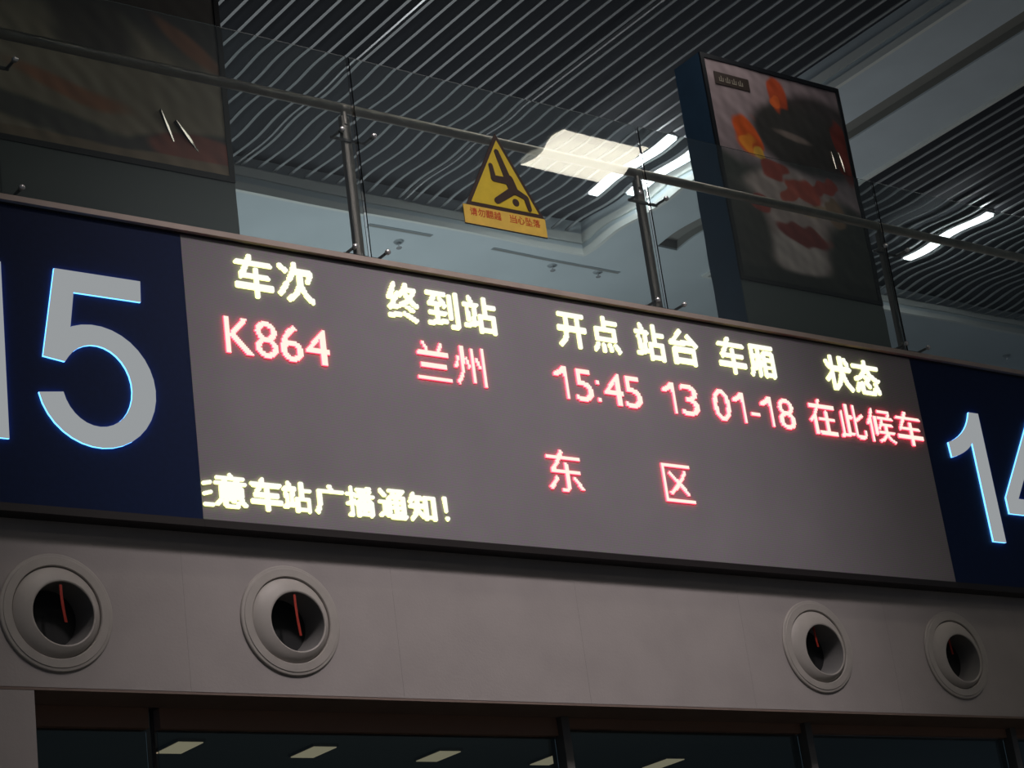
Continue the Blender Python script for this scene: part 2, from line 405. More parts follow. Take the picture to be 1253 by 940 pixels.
# lit characters as dot rasters: (character, style, x0, x1, z0, z1, columns, rows, bitmap from the bottom row up)
GLYPHS = [
('车', 'y', 6.083, 6.348, 5.143, 5.428, 25, 26, [3072, 3072, 3072, 3072, 3072, 33554431, 33554431, 33554431, 3072, 3072, 3072, 2100224, 4194300, 4194296, 3673088, 1838080, 789504, 920576, 393216, 458752, 33554431, 16777214, 98304, 114688, 49152, 49152]),
('次', 'y', 6.375, 6.64, 5.155, 5.425, 25, 25, [131074, 491534, 245790, 8511544, 29388912, 14694496, 6297792, 7347648, 3673472, 1576832, 1836800, 788224, 1792, 198424, 231192, 100108, 116492, 49166, 589822, 1867774, 7897084, 14708736, 12595200, 12288, 12288]),
('终', 'y', 7.165, 7.412, 5.138, 5.41, 23, 25, [8, 60, 7864560, 8373184, 511744, 2048, 0, 2097264, 8323296, 4178816, 1587206, 801822, 790328, 394224, 8323552, 8323552, 3253216, 3797808, 1621528, 1842712, 790524, 788476, 395008, 393984, 131840]),
('到', 'y', 7.465, 7.716, 5.138, 5.4, 23, 24, [62, 7864383, 8380419, 523779, 105987, 98307, 98403, 98403, 4193379, 4193891, 98403, 98403, 98403, 1123, 4187747, 4193379, 1580131, 792675, 929891, 401507, 458851, 8388195, 8388099, 3]),
('站', 'y', 7.749, 8.013, 5.14, 5.4, 24, 24, [6150, 8190, 8190, 15734790, 16717830, 1038342, 251910, 3348486, 3348486, 3348486, 3219454, 3252222, 3244416, 2195840, 2195840, 2195840, 384, 16761343, 16769535, 262528, 393600, 786816, 786816, 524672]),
('开', 'y', 8.512, 8.756, 5.138, 5.392, 22, 23, [1048672, 3670112, 1835104, 917600, 458848, 196704, 229472, 98400, 98400, 98400, 49248, 4194303, 4194303, 4194303, 49248, 49248, 49248, 49248, 49248, 49248, 49248, 2097150, 2097150]),
('点', 'y', 8.8, 9.045, 5.14, 5.41, 23, 25, [2121730, 3170691, 3694982, 1597838, 811788, 803608, 0, 0, 1048568, 1048568, 786456, 786456, 786456, 786456, 786456, 1048568, 1048568, 6144, 6144, 6144, 8190, 8190, 6144, 6144, 6144]),
('站', 'y', 9.186, 9.446, 5.135, 5.41, 24, 25, [6150, 8190, 8190, 15734790, 16652294, 2086918, 251910, 3348486, 3348486, 3348486, 3350526, 3219454, 3244416, 3244416, 2195840, 6390144, 2195840, 511, 16769535, 16761216, 262528, 393600, 786816, 786816, 524672]),
('台', 'y', 9.49, 9.752, 5.138, 5.41, 24, 25, [3670040, 4194296, 4194296, 4194296, 3670040, 3670040, 3670040, 3670040, 3670040, 4194296, 4194296, 2097144, 0, 2, 16775175, 16777214, 7880700, 1572920, 786544, 393440, 197056, 229504, 114688, 57344, 16384]),
('车', 'y', 9.937, 10.195, 5.128, 5.41, 24, 26, [3072, 3072, 3072, 3072, 3072, 16777215, 16777215, 16777215, 3072, 3072, 3072, 1051648, 2097148, 4194300, 1838080, 789504, 920576, 396288, 196608, 229376, 16777215, 8388606, 114688, 49152, 57344, 24576]),
('厢', 'y', 10.226, 10.475, 5.135, 5.388, 23, 23, [2113794, 6317055, 3171327, 3171075, 3171075, 3564291, 1991427, 1795071, 1797891, 1702659, 1702659, 1635075, 1631231, 1598463, 2096899, 1833731, 1598211, 1598463, 1597950, 1597440, 1572864, 2097151, 2097151]),
('状', 'y', 10.981, 11.257, 5.128, 5.405, 26, 26, [851970, 1015815, 901134, 843804, 815160, 798832, 17578080, 59513056, 30153920, 15469760, 8129920, 3936128, 1836928, 788224, 788224, 917502, 3014655, 8257534, 15468288, 13371140, 25954060, 25954076, 788248, 788272, 788272, 788224]),
('态', 'y', 11.27, 11.546, 5.128, 5.405, 26, 26, [524224, 25690054, 26083558, 30277742, 13500524, 13503500, 7216152, 7223320, 290864, 24576, 29362190, 32521279, 8157304, 975328, 459712, 231168, 116224, 52736, 60416, 64512, 67108863, 67108863, 28672, 12288, 12288, 12288]),
('意', 'y', 5.822, 6.035, 3.8, 4.012, 19, 19, [8160, 405539, 208950, 110980, 1804, 65528, 65532, 32780, 65532, 32780, 65532, 65528, 0, 524287, 12384, 8240, 262142, 768, 512]),
('车', 'y', 6.055, 6.267, 3.8, 4.005, 19, 19, [768, 768, 768, 768, 524287, 524287, 768, 768, 131068, 131068, 33536, 49920, 25344, 24576, 262142, 524287, 6144, 6144, 2048]),
('站', 'y', 6.267, 6.466, 3.808, 4.0, 18, 17, [770, 1022, 230146, 129794, 16130, 37634, 37634, 37886, 102496, 104544, 71776, 96, 261247, 130144, 8288, 24672, 16480]),
('广', 'y', 6.483, 6.692, 3.812, 4.0, 19, 17, [131072, 393216, 196608, 196608, 65536, 98304, 98304, 98304, 98304, 98304, 98304, 98304, 98304, 131071, 384, 256, 768]),
('播', 'y', 6.7, 6.905, 3.815, 4.008, 19, 18, [232452, 102398, 36038, 36038, 36862, 36038, 36862, 499710, 130246, 59084, 33752, 33264, 40959, 516824, 34504, 33996, 36856, 32796]),
('通', 'y', 6.928, 7.135, 3.82, 4.012, 19, 17, [2046, 409599, 253952, 55518, 55494, 55494, 57342, 55494, 55494, 516094, 6342, 6342, 4094, 49376, 99128, 196636, 135166]),
('知', 'y', 7.144, 7.347, 3.82, 4.008, 19, 17, [131072, 196803, 99071, 50883, 52419, 30915, 28867, 24771, 523971, 261827, 12483, 405699, 209091, 261827, 130303, 98304, 32768]),
('K', 'r', 5.982, 6.165, 4.765, 4.995, 18, 22, [229407, 229438, 229500, 229624, 229872, 230368, 231360, 233344, 237312, 245248, 261120, 260096, 243712, 244736, 237056, 233216, 231296, 230336, 229856, 229616, 229488, 229496]),
('8', 'r', 6.185, 6.335, 4.762, 4.997, 15, 23, [992, 4088, 8188, 15934, 30735, 30735, 28679, 30735, 30735, 15390, 8188, 4088, 8188, 7742, 15390, 14351, 30735, 14351, 15374, 15934, 8188, 4088, 992]),
('6', 'r', 6.356, 6.508, 4.762, 4.997, 15, 23, [992, 4088, 8188, 15934, 15375, 30735, 30735, 30735, 30735, 31774, 32766, 16380, 16368, 15360, 7168, 7680, 3840, 1920, 1984, 992, 504, 112, 32]),
('4', 'r', 6.53, 6.696, 4.765, 4.995, 16, 22, [60, 60, 60, 60, 60, 60, 60, 65535, 65535, 32767, 14396, 7228, 3644, 3900, 1980, 956, 508, 252, 124, 60, 28, 12]),
('兰', 'r', 7.335, 7.592, 4.767, 5.025, 25, 25, [33554431, 33554431, 0, 0, 0, 0, 0, 0, 4194296, 4194296, 4194296, 0, 0, 0, 0, 0, 16777214, 16777214, 8388606, 196992, 197056, 458944, 393440, 786528, 786528]),
('州', 'r', 7.625, 7.865, 4.764, 5.03, 23, 26, [1048579, 3145731, 3670787, 1835779, 787203, 918275, 393987, 393987, 197379, 197379, 197379, 6492931, 7543579, 3349275, 3388211, 1291059, 1815411, 1827683, 1811299, 230147, 230147, 230147, 230147, 230147, 230147, 229379]),
('1', 'r', 8.42, 8.53, 4.765, 4.993, 11, 22, [3, 3, 3, 3, 3, 3, 3, 3, 3, 3, 3, 3, 3, 3, 3, 1927, 2023, 1023, 255, 63, 31, 15]),
('5', 'r', 8.59, 8.736, 4.762, 4.99, 14, 22, [4064, 16376, 16380, 12350, 31, 15, 15, 15, 15, 30, 126, 4092, 4088, 4032, 3584, 3584, 3584, 3584, 3584, 4094, 4094, 4094]),
(':', 'r', 8.772, 8.797, 4.775, 4.925, 2, 15, [3, 3, 3, 3, 0, 0, 0, 0, 0, 0, 0, 3, 3, 3, 3]),
('4', 'r', 8.835, 8.997, 4.765, 4.993, 16, 22, [60, 60, 60, 60, 60, 60, 60, 65535, 65535, 32767, 14396, 7228, 3644, 3900, 1980, 956, 508, 252, 124, 60, 28, 12]),
('5', 'r', 9.01, 9.156, 4.762, 4.99, 14, 22, [4064, 16376, 16380, 12350, 31, 15, 15, 15, 15, 30, 126, 4092, 4088, 4032, 3584, 3584, 3584, 3584, 3584, 4094, 4094, 4094]),
('1', 'r', 9.35, 9.46, 4.765, 4.99, 11, 22, [3, 3, 3, 3, 3, 3, 3, 3, 3, 3, 3, 3, 3, 3, 3, 1927, 2023, 1023, 255, 63, 31, 15]),
('3', 'r', 9.508, 9.668, 4.762, 4.99, 16, 22, [16320, 65528, 65532, 57406, 31, 31, 15, 31, 31, 126, 2044, 2032, 2040, 126, 30, 30, 31, 30, 16510, 32764, 32760, 16352]),
('0', 'r', 9.808, 9.962, 4.76, 4.992, 15, 23, [992, 2032, 4088, 7740, 15390, 14350, 14350, 30735, 30735, 30735, 28679, 28679, 28679, 30735, 30735, 30735, 14350, 14350, 15390, 7740, 4088, 2032, 992]),
('1', 'r', 9.994, 10.102, 4.765, 4.99, 11, 22, [3, 3, 3, 3, 3, 3, 3, 3, 3, 3, 3, 3, 3, 3, 3, 1927, 2023, 1023, 255, 63, 31, 15]),
('-', 'r', 10.155, 10.238, 4.83, 4.853, 8, 2, [255, 255]),
('1', 'r', 10.257, 10.367, 4.765, 4.99, 11, 22, [3, 3, 3, 3, 3, 3, 3, 3, 3, 3, 3, 3, 3, 3, 3, 1927, 2023, 1023, 255, 63, 31, 15]),
('8', 'r', 10.426, 10.577, 4.762, 4.992, 15, 22, [992, 4092, 16382, 15390, 30735, 30735, 30735, 30735, 30735, 15934, 8188, 4088, 8188, 15390, 14350, 30735, 14351, 14350, 15390, 8188, 4088, 992]),
('在', 'r', 10.728, 10.99, 4.757, 5.03, 25, 27, [1900543, 1966079, 1966079, 1835904, 1835904, 1835904, 1835904, 1835904, 1835904, 10224512, 31196032, 16580606, 8191998, 3933056, 1835904, 787328, 918400, 394112, 459008, 196608, 16777215, 16777215, 16777215, 49152, 49152, 57344, 24576]),
('此', 'r', 11.03, 11.295, 4.76, 5.022, 26, 25, [58720504, 66978814, 33548286, 13104643, 13043203, 13043203, 13043203, 13043200, 13043200, 13043200, 13043200, 13043200, 13043200, 13043584, 13101024, 13104880, 13100604, 13043230, 13043204, 4654592, 460288, 460288, 460288, 460288, 460288]),
('候', 'r', 11.317, 11.598, 4.758, 5.022, 27, 26, [12615682, 12709903, 12613692, 12590192, 12586720, 12847040, 13501376, 13565950, 13565951, 13501312, 13550464, 13550464, 13525888, 114196478, 130957308, 63846400, 63838208, 30283776, 13565951, 15663102, 6291504, 6291512, 7340056, 3178488, 3178488, 1048576]),
('车', 'r', 11.628, 11.897, 4.765, 5.03, 26, 26, [7168, 7168, 7168, 7168, 7168, 67108863, 67108863, 67108863, 7168, 7168, 7168, 4201472, 8388604, 8388600, 3152896, 3677184, 1580032, 1842176, 917504, 917504, 67108863, 33554430, 229376, 229376, 114688, 114688]),
('东', 'r', 8.256, 8.541, 4.112, 4.395, 28, 27, [253952, 100921344, 251672583, 125843470, 58734620, 29374492, 14694456, 7354480, 7354592, 2111680, 14336, 14336, 33554428, 33554428, 31471616, 14694400, 7354368, 3684352, 1847296, 1835008, 917504, 268435454, 268435454, 491520, 229376, 114688, 98304]),
('区', 'r', 9.23, 9.487, 4.12, 4.388, 25, 26, [33554431, 33554431, 25165824, 25165824, 25165824, 25952304, 27132016, 25624800, 25412032, 25289664, 25229184, 25198336, 25181696, 25181184, 25198080, 25229056, 25281408, 25395584, 25625024, 26083552, 25428064, 25165920, 25165824, 25165824, 33554430, 33554430]),
('请', 's', 0, 0, 0, 0, 24, 24, [12408, 1585276, 1847308, 929804, 1032188, 901116, 798732, 802812, 802812, 798732, 798732, 802812, 802812, 786432, 16580607, 16580607, 384, 16380, 278524, 917888, 819198, 3702782, 3146112, 384]),
('勿', 's', 1, 0, 0, 0, 24, 24, [16632, 57852, 28684, 3160078, 3676166, 1838086, 921094, 394758, 460294, 230151, 99079, 4309895, 14729603, 7397763, 3170691, 1597635, 1847491, 798915, 1048575, 524287, 393216, 196608, 196608, 196608]),
('翻', 's', 2, 0, 0, 0, 24, 24, [6304654, 8385487, 8384707, 6435011, 6435011, 8384707, 8385747, 6438619, 6436827, 8385487, 8380871, 14876867, 7549123, 3896267, 2081743, 1016523, 16774875, 16774875, 1262803, 3367107, 2318531, 7538655, 8382431, 57344]),
('越', 's', 3, 0, 0, 0, 24, 24, [4195326, 12713983, 4718590, 7274496, 7275406, 8061406, 3348731, 3349619, 3403571, 3403704, 3345464, 3345468, 199724, 199782, 16776294, 8383586, 396384, 396384, 397311, 8384510, 4186214, 393318, 393324, 393320]),
('当', 's', 5, 0, 0, 0, 24, 24, [7, 16777215, 16777215, 7, 7, 7, 7, 4194303, 4194303, 7, 7, 7, 7, 8388607, 8388606, 6144, 530480, 1841208, 1841176, 3676188, 3151886, 7346182, 6297607, 6144]),
('心', 's', 6, 0, 0, 0, 24, 24, [65472, 131008, 98400, 229472, 12812384, 14909539, 6520931, 6520839, 6520838, 6520838, 3375118, 3375116, 3375116, 3375132, 3375128, 229400, 229376, 768, 1792, 3584, 14336, 28672, 57344, 16384]),
('坠', 's', 7, 0, 0, 0, 24, 24, [16777215, 16777215, 6144, 6144, 6144, 2097144, 4194300, 6144, 6144, 6295552, 6348807, 6320142, 6690840, 6786096, 6409840, 6342240, 6408128, 6521792, 6685632, 6488960, 6488960, 6390144, 8372608, 4161920]),
('落', 's', 8, 0, 0, 0, 24, 24, [24600, 6324216, 7372792, 3694616, 1597464, 811032, 950264, 393210, 127007, 31868, 1576944, 7865280, 14780352, 121968, 30768, 409592, 1851388, 3676160, 200064, 196992, 8388606, 16777214, 196992, 196992]),
]
for ch, st, x0, x1, z0, z1, N, Mr, rows in GLYPHS:
    if st == 's': continue
    mt = [M['led_y'], M['led_y_side']] if st == 'y' else [M['led_r'], M['led_r_side']]
    ins = .6 * P if st == 'y' else 0
    if ch == ':':
        for zz in (z0, z1 - .026):
            o = led_char(3, 3, [7, 7, 7], x0, x1, zz, zz + .026, st).build('lit_dot', mt, board); o['label'] = 'lit red dot of the colon'
        continue
    o = led_char(N, Mr, rows, x0 + ins, x1 - ins, z0 + ins, z1 - ins, st).build('lit_character', mt, board)
    o['label'] = 'lit pale yellow character' if st == 'y' else 'lit red character'
# exclamation mark and the cut-off first character of the scrolling line
def blob(pts, name='lit_stroke'):
    mb = MB(); n = 8; rr = P * 1.15
    for px, pz in pts:
        ring = [(px + rr * math.cos(2*math.pi*(k+.5)/n), pz + rr * math.sin(2*math.pi*(k+.5)/n)) for k in range(n)]
        vs = [(a, YB - .011, b) for a, b in ring] + [(a, YB, b) for a, b in ring]
        mb.add(vs, [tuple(range(n))], 0); mb.add(vs, [(k, n + k, n + (k + 1) % n, (k + 1) % n) for k in range(n)], 1)
    o = mb.build(name, [M['led_y'], M['led_y_side']], board); o['label'] = 'lit pale yellow character'
blob([(7.412 + .001 * k, 3.985 - .0103 * k) for k in range(9)] + [(7.420, 3.985 - .0103 * k) for k in range(8)])
blob([(7.420, 3.857), (7.428, 3.857), (7.424, 3.850)])
blob([(5.757 + .0103 * k, 3.938 + .0022 * k) for k in range(5)])
blob([(5.757 + .0103 * k, 3.876 + .003 * k) for k in range(5)])
blob([(5.757 + .0103 * k, 3.813) for k in range(6)])

# ---------------------------------------------------------------- blue gate numbers
def ell(cx, cz, rx, rz, a0, a1, n=28):
    return [(cx + rx * math.cos(math.radians(a0 + (a1 - a0) * k / n)), cz + rz * math.sin(math.radians(a0 + (a1 - a0) * k / n))) for k in range(n + 1)]
def bez(p0, p1, p2, n=8):
    return [((1-t)**2*p0[0] + 2*t*(1-t)*p1[0] + t*t*p2[0], (1-t)**2*p0[1] + 2*t*(1-t)*p1[1] + t*t*p2[1]) for t in [k / n for k in range(n + 1)]]
def digit5(x, z):
    p = [(.125, 1.05), (.658, 1.05), (.652, .918), (.235, .918), (.203, .70)]
    p += ell(.345, .367, .36, .367, 112, -168)
    p += ell(.345, .367, .213, .243, -166, 140)
    p += [(.158, .489), (.029, .507)]
    return [[(x + a, z + b) for a, b in p]]
def digit1(xr, z):
    p = [(0, 1.04), (-.108, 1.04)] + bez((-.125, 1.0), (-.20, .84), (-.415, .765)) + [(-.408, .645)] + bez((-.38, .652), (-.22, .70), (-.142, .785)) + [(-.142, 0), (0, 0)]
    return [[(xr + a, z + b) for a, b in p]]
def digit4(x, z):
    return [[(x + a, z + b) for a, b in [(0, .37), (.46, 1.04), (.575, 1.04), (.575, .37), (.72, .37), (.72, .24), (.575, .24), (.575, 0), (.44, 0), (.44, .24), (0, .24)]],
            [(x + a, z + b) for a, b in [(.145, .37), (.44, .37), (.44, .80)]]]
for nm, x0, x1, lab, digs in (
    ('gate_number_sign', 3.2, 5.740, 'navy blue panel with large lit number 15, left of the LED departure board', [digit1(4.598, 4.082), digit5(4.79, 4.082)]),
    ('gate_number_sign', 11.934, 14.2, 'navy blue panel with large lit number 14, right of the LED departure board', [digit1(12.577, 4.066), digit4(12.69, 4.066)])):
    t = thing(nm, ((x0 + x1) / 2, YB, BZ0), lab, 'number sign', 'lit gate numbers')
    MB().box(x0, x1, YB, YW - .001, BZ0, BZ1).build('panel', M['blue'], t)
    MB().box(x0, x1, YB - .015, YW - .001, BZ0 - .045, BZ0 - .001).build('bottom_frame', M['black_frame'], t)
    for dg in digs:
        o = poly_prism(dg, YB - .014, .014).build('digit', [M['digit'], M['digit_side']], t)

# ---------------------------------------------------------------- jet nozzles in the wall
VL = ['leftmost round air nozzle in the wall, under the big number 15, with a red ribbon',
      'second round air nozzle from the left, with a bright red ribbon across its dark mouth',
      'third round air nozzle from the left, under the right half of the LED board',
      'rightmost round air nozzle in the wall, near the right end of the LED board']
for k, (vx, vz) in enumerate(VENTS):
    t = thing('air_nozzle', (vx, YW, vz), VL[k], 'air nozzle', 'round air nozzles in the wall')
    fl = MB().lathe((vx, YW, vz), [(.262, .03), (.325, -.0005), (.325, -.009), (.320, -.014), (.306, -.016), (.303, -.020), (.259, -.022), (.254, -.016), (.252, .03)], 72)
    fl.build('flange', M['nozzle'], t)
    tx, tz = [(.024, -.012), (.026, -.014), (.026, -.026), (.024, -.030)][k]      # where the mouth points
    def ring(r_, y_, f_): return [(vx + tx * f_ + r_ * math.cos(2*math.pi*i/72), YW + y_, vz + tz * f_ + r_ * math.sin(2*math.pi*i/72)) for i in range(72)]
    def loft(rings):
        mb_ = MB(); vs_ = [p for rg in rings for p in rg]; fs_ = []
        for j in range(len(rings) - 1):
            for i in range(72): fs_.append((j*72+i, (j+1)*72+i, (j+1)*72+(i+1) % 72, j*72+(i+1) % 72))
        mb_.add(vs_, fs_, 0, True); return mb_
    loft([ring(.2505, .02, 0), ring(.2495, -.010, 0), ring(.238, -.022, .15), ring(.210, -.036, .6), ring(.188, -.044, .95), ring(.182, -.046, 1), ring(.176, -.044, 1), ring(.174, -.040, 1)]).build('ball', M['nozzle'], t)
    loft([ring(.1735, -.039, 1), ring(.170, -.02, .9), ring(.166, .05, .6), ring(.163, .12, .3)]).build('throat', M['nozzle_in'], t)
    dm = MB(); rg = ring(.166, .121, .3); dm.add(rg, [tuple(range(72))]); dm.build('damper', M['damper'], t)
    # ribbon hanging in the mouth
    rb = MB(); L_ = [.20, .235, .135, .12][k]; pts = []
    for q in range(9):
        s_ = q / 8; pts.append((vx + [.0, .005, .0, .0][k] + .020 + .030 * s_ * s_, YW - .030 + [.0, .0, .05, .08][k] + .02 * s_ * s_, vz + .148 - L_ * s_))
    wd = .008
    vs = []
    for p in pts: vs += [(p[0] - wd, p[1] - .002, p[2]), (p[0] + wd, p[1] - .002, p[2]), (p[0] + wd, p[1] + .002, p[2]), (p[0] - wd, p[1] + .002, p[2])]
    fs = []
    for q in range(8):
        for e in range(4): fs.append((q*4 + e, q*4 + (e+1) % 4, q*4 + 4 + (e+1) % 4, q*4 + 4 + e))
    fs += [(0, 3, 2, 1), (32, 33, 34, 35)]
    rb.add(vs, fs); pass
    rb.build('ribbon', M['ribbon'], t)

# ================================================================ glass balustrade on the slab edge
YG, YP = 10.08, 10.20
bal = thing('glass_balustrade', (9.6, 10.15, 5.535), 'steel handrail on posts with clamped wavy glass panes above the departure board', 'balustrade')
def zr(x): return 6.742 - .0045 * (x - 4.7)
MB().cyl((1.5, YP, 6.72), (17.6, YP, 6.72), .034, n=24).build('handrail', M['steel'], bal)
posts = [4.66, 7.14, 9.635, 12.13, 14.62]
for px in posts:
    p = MB().box(px - .032, px + .032, YP - .011, YP + .024, 5.536, 6.66)
    p.cyl((px, YP, 6.60), (px, YP, 6.69), .02, n=12); p.box(px - .055, px + .055, YP - .05, YP + .05, 5.536, 5.548)
    post = p.build('post', M['post_steel'], bal)
    for zz in (6.475, 5.645):
        MB().box(px - .135, px + .135, YP - .022, YP - .012, zz - .010, zz + .010).build('crossarm', M['steel_dark'], post)
        for sx in (-.122, .122):
            MB().cyl((px + sx, YP - .022, zz), (px + sx, YG + .014, zz), .010, n=10).build('clamp_rod', M['steel_dark'], post)
            MB().cyl((px + sx, YG - .012, zz), (px + sx, YG - .030, zz), .018, n=16).sphere((px + sx, YG - .030, zz), .0175, 14, .45).build('clamp_button', M['bolt'], post)
def wavy_pane(x0, x1, z0, z1, seed, amp):
    rnd = random.Random(seed); nx_ = int((x1 - x0) / .035); nz_ = int((z1 - z0) / .035)
    X = np.linspace(x0, x1, nx_ + 1); Z = np.linspace(z0, z1, nz_ + 1)
    ph = [rnd.uniform(0, 6.28) for _ in range(6)]
    def h(x, z):
        return amp * (math.sin(2 * math.pi * z / .42 + ph[0] + .5 * math.sin(1.7 * x + ph[1])) + .35 * math.sin(2 * math.pi * (x * .55 + z) / .9 + ph[2]) + .3 * math.sin(2 * math.pi * x / .8 + ph[3]))
    vs = [(x, YG - .006 + h(x, z), z) for z in Z for x in X]; nf = len(vs); W = nx_ + 1
    vs += [(x, YG + .006, z) for z in Z for x in X]
    mb = MB(); ff = []; fb = []; fe = []
    for j in range(nz_):
        for i in range(nx_):
            a = j * W + i
            ff.append((a, a + 1, a + 1 + W, a + W)); fb.append((nf + a, nf + a + W, nf + a + 1 + W, nf + a + 1))
    for i in range(nx_):
        a = i; fe.append((a, nf + a, nf + a + 1, a + 1)); a = nz_ * W + i; fe.append((a, a + 1, nf + a + 1, nf + a))
    for j in range(nz_):
        a = j * W; fe.append((a, a + W, nf + a + W, nf + a)); a = j * W + nx_; fe.append((a, nf + a, nf + a + W, a + W))
    b = 0; mb.v = vs; mb.f = ff + fb + fe; mb.m = [0] * len(mb.f); mb.sm = [True] * (len(ff) + len(fb)) + [False] * len(fe)
    return mb
pj = [2.16, 4.655, 7.135, 9.60, 12.02, 14.5, 16.9]
for i in range(len(pj) - 1):
    zt = 7.04
    wavy_pane(pj[i] + .012, pj[i+1] - .012, 5.540, zt, 11 + i, .00021).build('glass_pane', M['glass'], bal)

# ---------------------------------------------------------------- warning sign on the glass
YS = 10.045
sg = thing('warning_sign', (8.25, YS, 5.965), 'yellow triangular falling-person warning sign with red text plate, fixed on the balustrade glass', 'sign')
ax, az = 8.257, 6.690
bl, br, bz = 7.932, 8.582, 6.100
def tri(k): 
    cxx, czz = (ax + bl + br) / 3, (az + 2 * bz) / 3
    return [(cxx + (a - cxx) * k, czz + (b - czz) * k) for a, b in ((bl, bz), (br, bz), (ax, az))]
poly_prism([tri(1.0)], YS, .008, 0, 0).build('triangle_border', M['sign_black'], sg)
poly_prism([tri(.865)], YS - .0025, .002, 0, 0).build('triangle_plate', M['yellow'], sg)
def capsule(a, b, r0, r1, n=10):
    a = Vector(a); b = Vector(b); d = (b - a).normalized(); t = math.atan2(d.y, d.x)
    p = [(a.x + r0 * math.cos(t + math.pi/2 + math.pi * k / n), a.y + r0 * math.sin(t + math.pi/2 + math.pi * k / n)) for k in range(n + 1)]
    p += [(b.x + r1 * math.cos(t - math.pi/2 + math.pi * k / n), b.y + r1 * math.sin(t - math.pi/2 + math.pi * k / n)) for k in range(n + 1)]
    return p
fig = MB(); fy = YS - .0045
for a, b, r0, r1 in (((8.245, 6.545), (8.318, 6.33), .017, .025), ((8.318, 6.345), (8.345, 6.275), .033, .032), ((8.178, 6.430), (8.190, 6.335), .015, .018), ((8.190, 6.335), (8.300, 6.335), .020, .022),
                     ((8.325, 6.258), (8.195, 6.170), .024, .020), ((8.355, 6.268), (8.445, 6.232), .021, .015), ((8.445, 6.225), (8.462, 6.150), .018, .015)):
    r0 *= 1.2; r1 *= 1.2; fy -= .0004
    q = poly_prism([capsule(a, b, r0, r1)], fy, .002, 0, 0); bs = len(fig.v); fig.v += q.v; fig.f += [tuple(bs + i for i in f) for f in q.f]; fig.m += q.m; fig.sm += q.sm
fig.lathe((8.352, YS - .0035, 6.182), [(.0005, -.001), (.027, -.001), (.029, .001)], 20)
fig.build('falling_figure', M['sign_black'], sg)
MB().box(7.905, 8.588, YS + .001, YS + .007, 5.962, 6.099).build('text_plate', M['plaque'], sg)
MB().box(7.905, 8.588, YS + .0005, YS + .0085, 5.956, 5.9615).build('text_plate_edge', M['sign_black'], sg)
for ch, st, ix, _a, _b, _c, N, Mr, rows in GLYPHS:
    if st != 's': continue
    x0 = 7.955 + ix * .0655; z0 = 6.025; s_ = .058
    mb = MB(); grid = [[c == '1' for c in bin(r)[2:].zfill(N)] for r in rows]
    for j in range(Mr):
        i = 0
        while i < N:
            if grid[j][i]:
                e = i
                while e < N and grid[j][e]: e += 1
                mb.box(x0 + i * s_ / N, x0 + (e + .35) * s_ / N, YS - .0005, YS + .0012, z0 + j * s_ / Mr, z0 + (j + 1.2) * s_ / Mr); i = e
            else: i += 1
    mb.build('red_character', M['sign_red'], sg)

# ================================================================ advertising light boxes
def sm(e0, e1, v):
    t = np.clip((v - e0) / (e1 - e0), 0, 1); return t * t * (3 - 2 * t)
def blobm(X, Z, cx, cz, rx, rz, soft=.16, rot=0):
    a = math.radians(rot); u = (X - cx) * math.cos(a) + (Z - cz) * math.sin(a); v = -(X - cx) * math.sin(a) + (Z - cz) * math.cos(a)
    d = np.sqrt((u / rx) ** 2 + (v / rz) ** 2); return 1 - sm(1 - soft, 1 + soft, d)
def lay(C, m, col): return C * (1 - m[..., None]) + np.array(col) * m[..., None]
def wob(X, Z, s):
    r = np.random.RandomState(s); o = 0
    for k in range(6):
        fx, fz, p = r.uniform(2, 14), r.uniform(2, 14), r.uniform(0, 6.28); o = o + np.sin(fx * X + fz * Z + p) / 6
    return o
def poster(x0, x1, z0, z1, y, paint, parent, seed, gain):
    nx_, nz_ = 150, int(150 * (z1 - z0) / (x1 - x0))
    gx = np.linspace(x0, x1, nx_ + 1); gz = np.linspace(z0, z1, nz_ + 1); X, Z = np.meshgrid(gx, gz)
    C = np.clip(paint(X, Z) * gain, 0, 1)
    yy = y + .0010 * np.sin(X * 9 + seed) + .0016 * np.sin(X * 4 + Z * 2.1)
    mb = MB(); W = nx_ + 1
    vs = np.stack([X, yy, Z], -1).reshape(-1, 3).tolist()
    fs = [(j * W + i, j * W + i + 1, (j + 1) * W + i + 1, (j + 1) * W + i) for j in range(nz_) for i in range(nx_)]
    mb.add(vs, fs, 0, True)
    o = mb.build('poster', M['poster'], parent, sharp=180)
    at = o.data.color_attributes.new('print', 'FLOAT_COLOR', 'POINT')
    at.data.foreach_set('color', np.concatenate([C.reshape(-1, 3), np.ones((C.shape[0] * C.shape[1], 1))], 1).astype(np.float32).ravel())
    return o
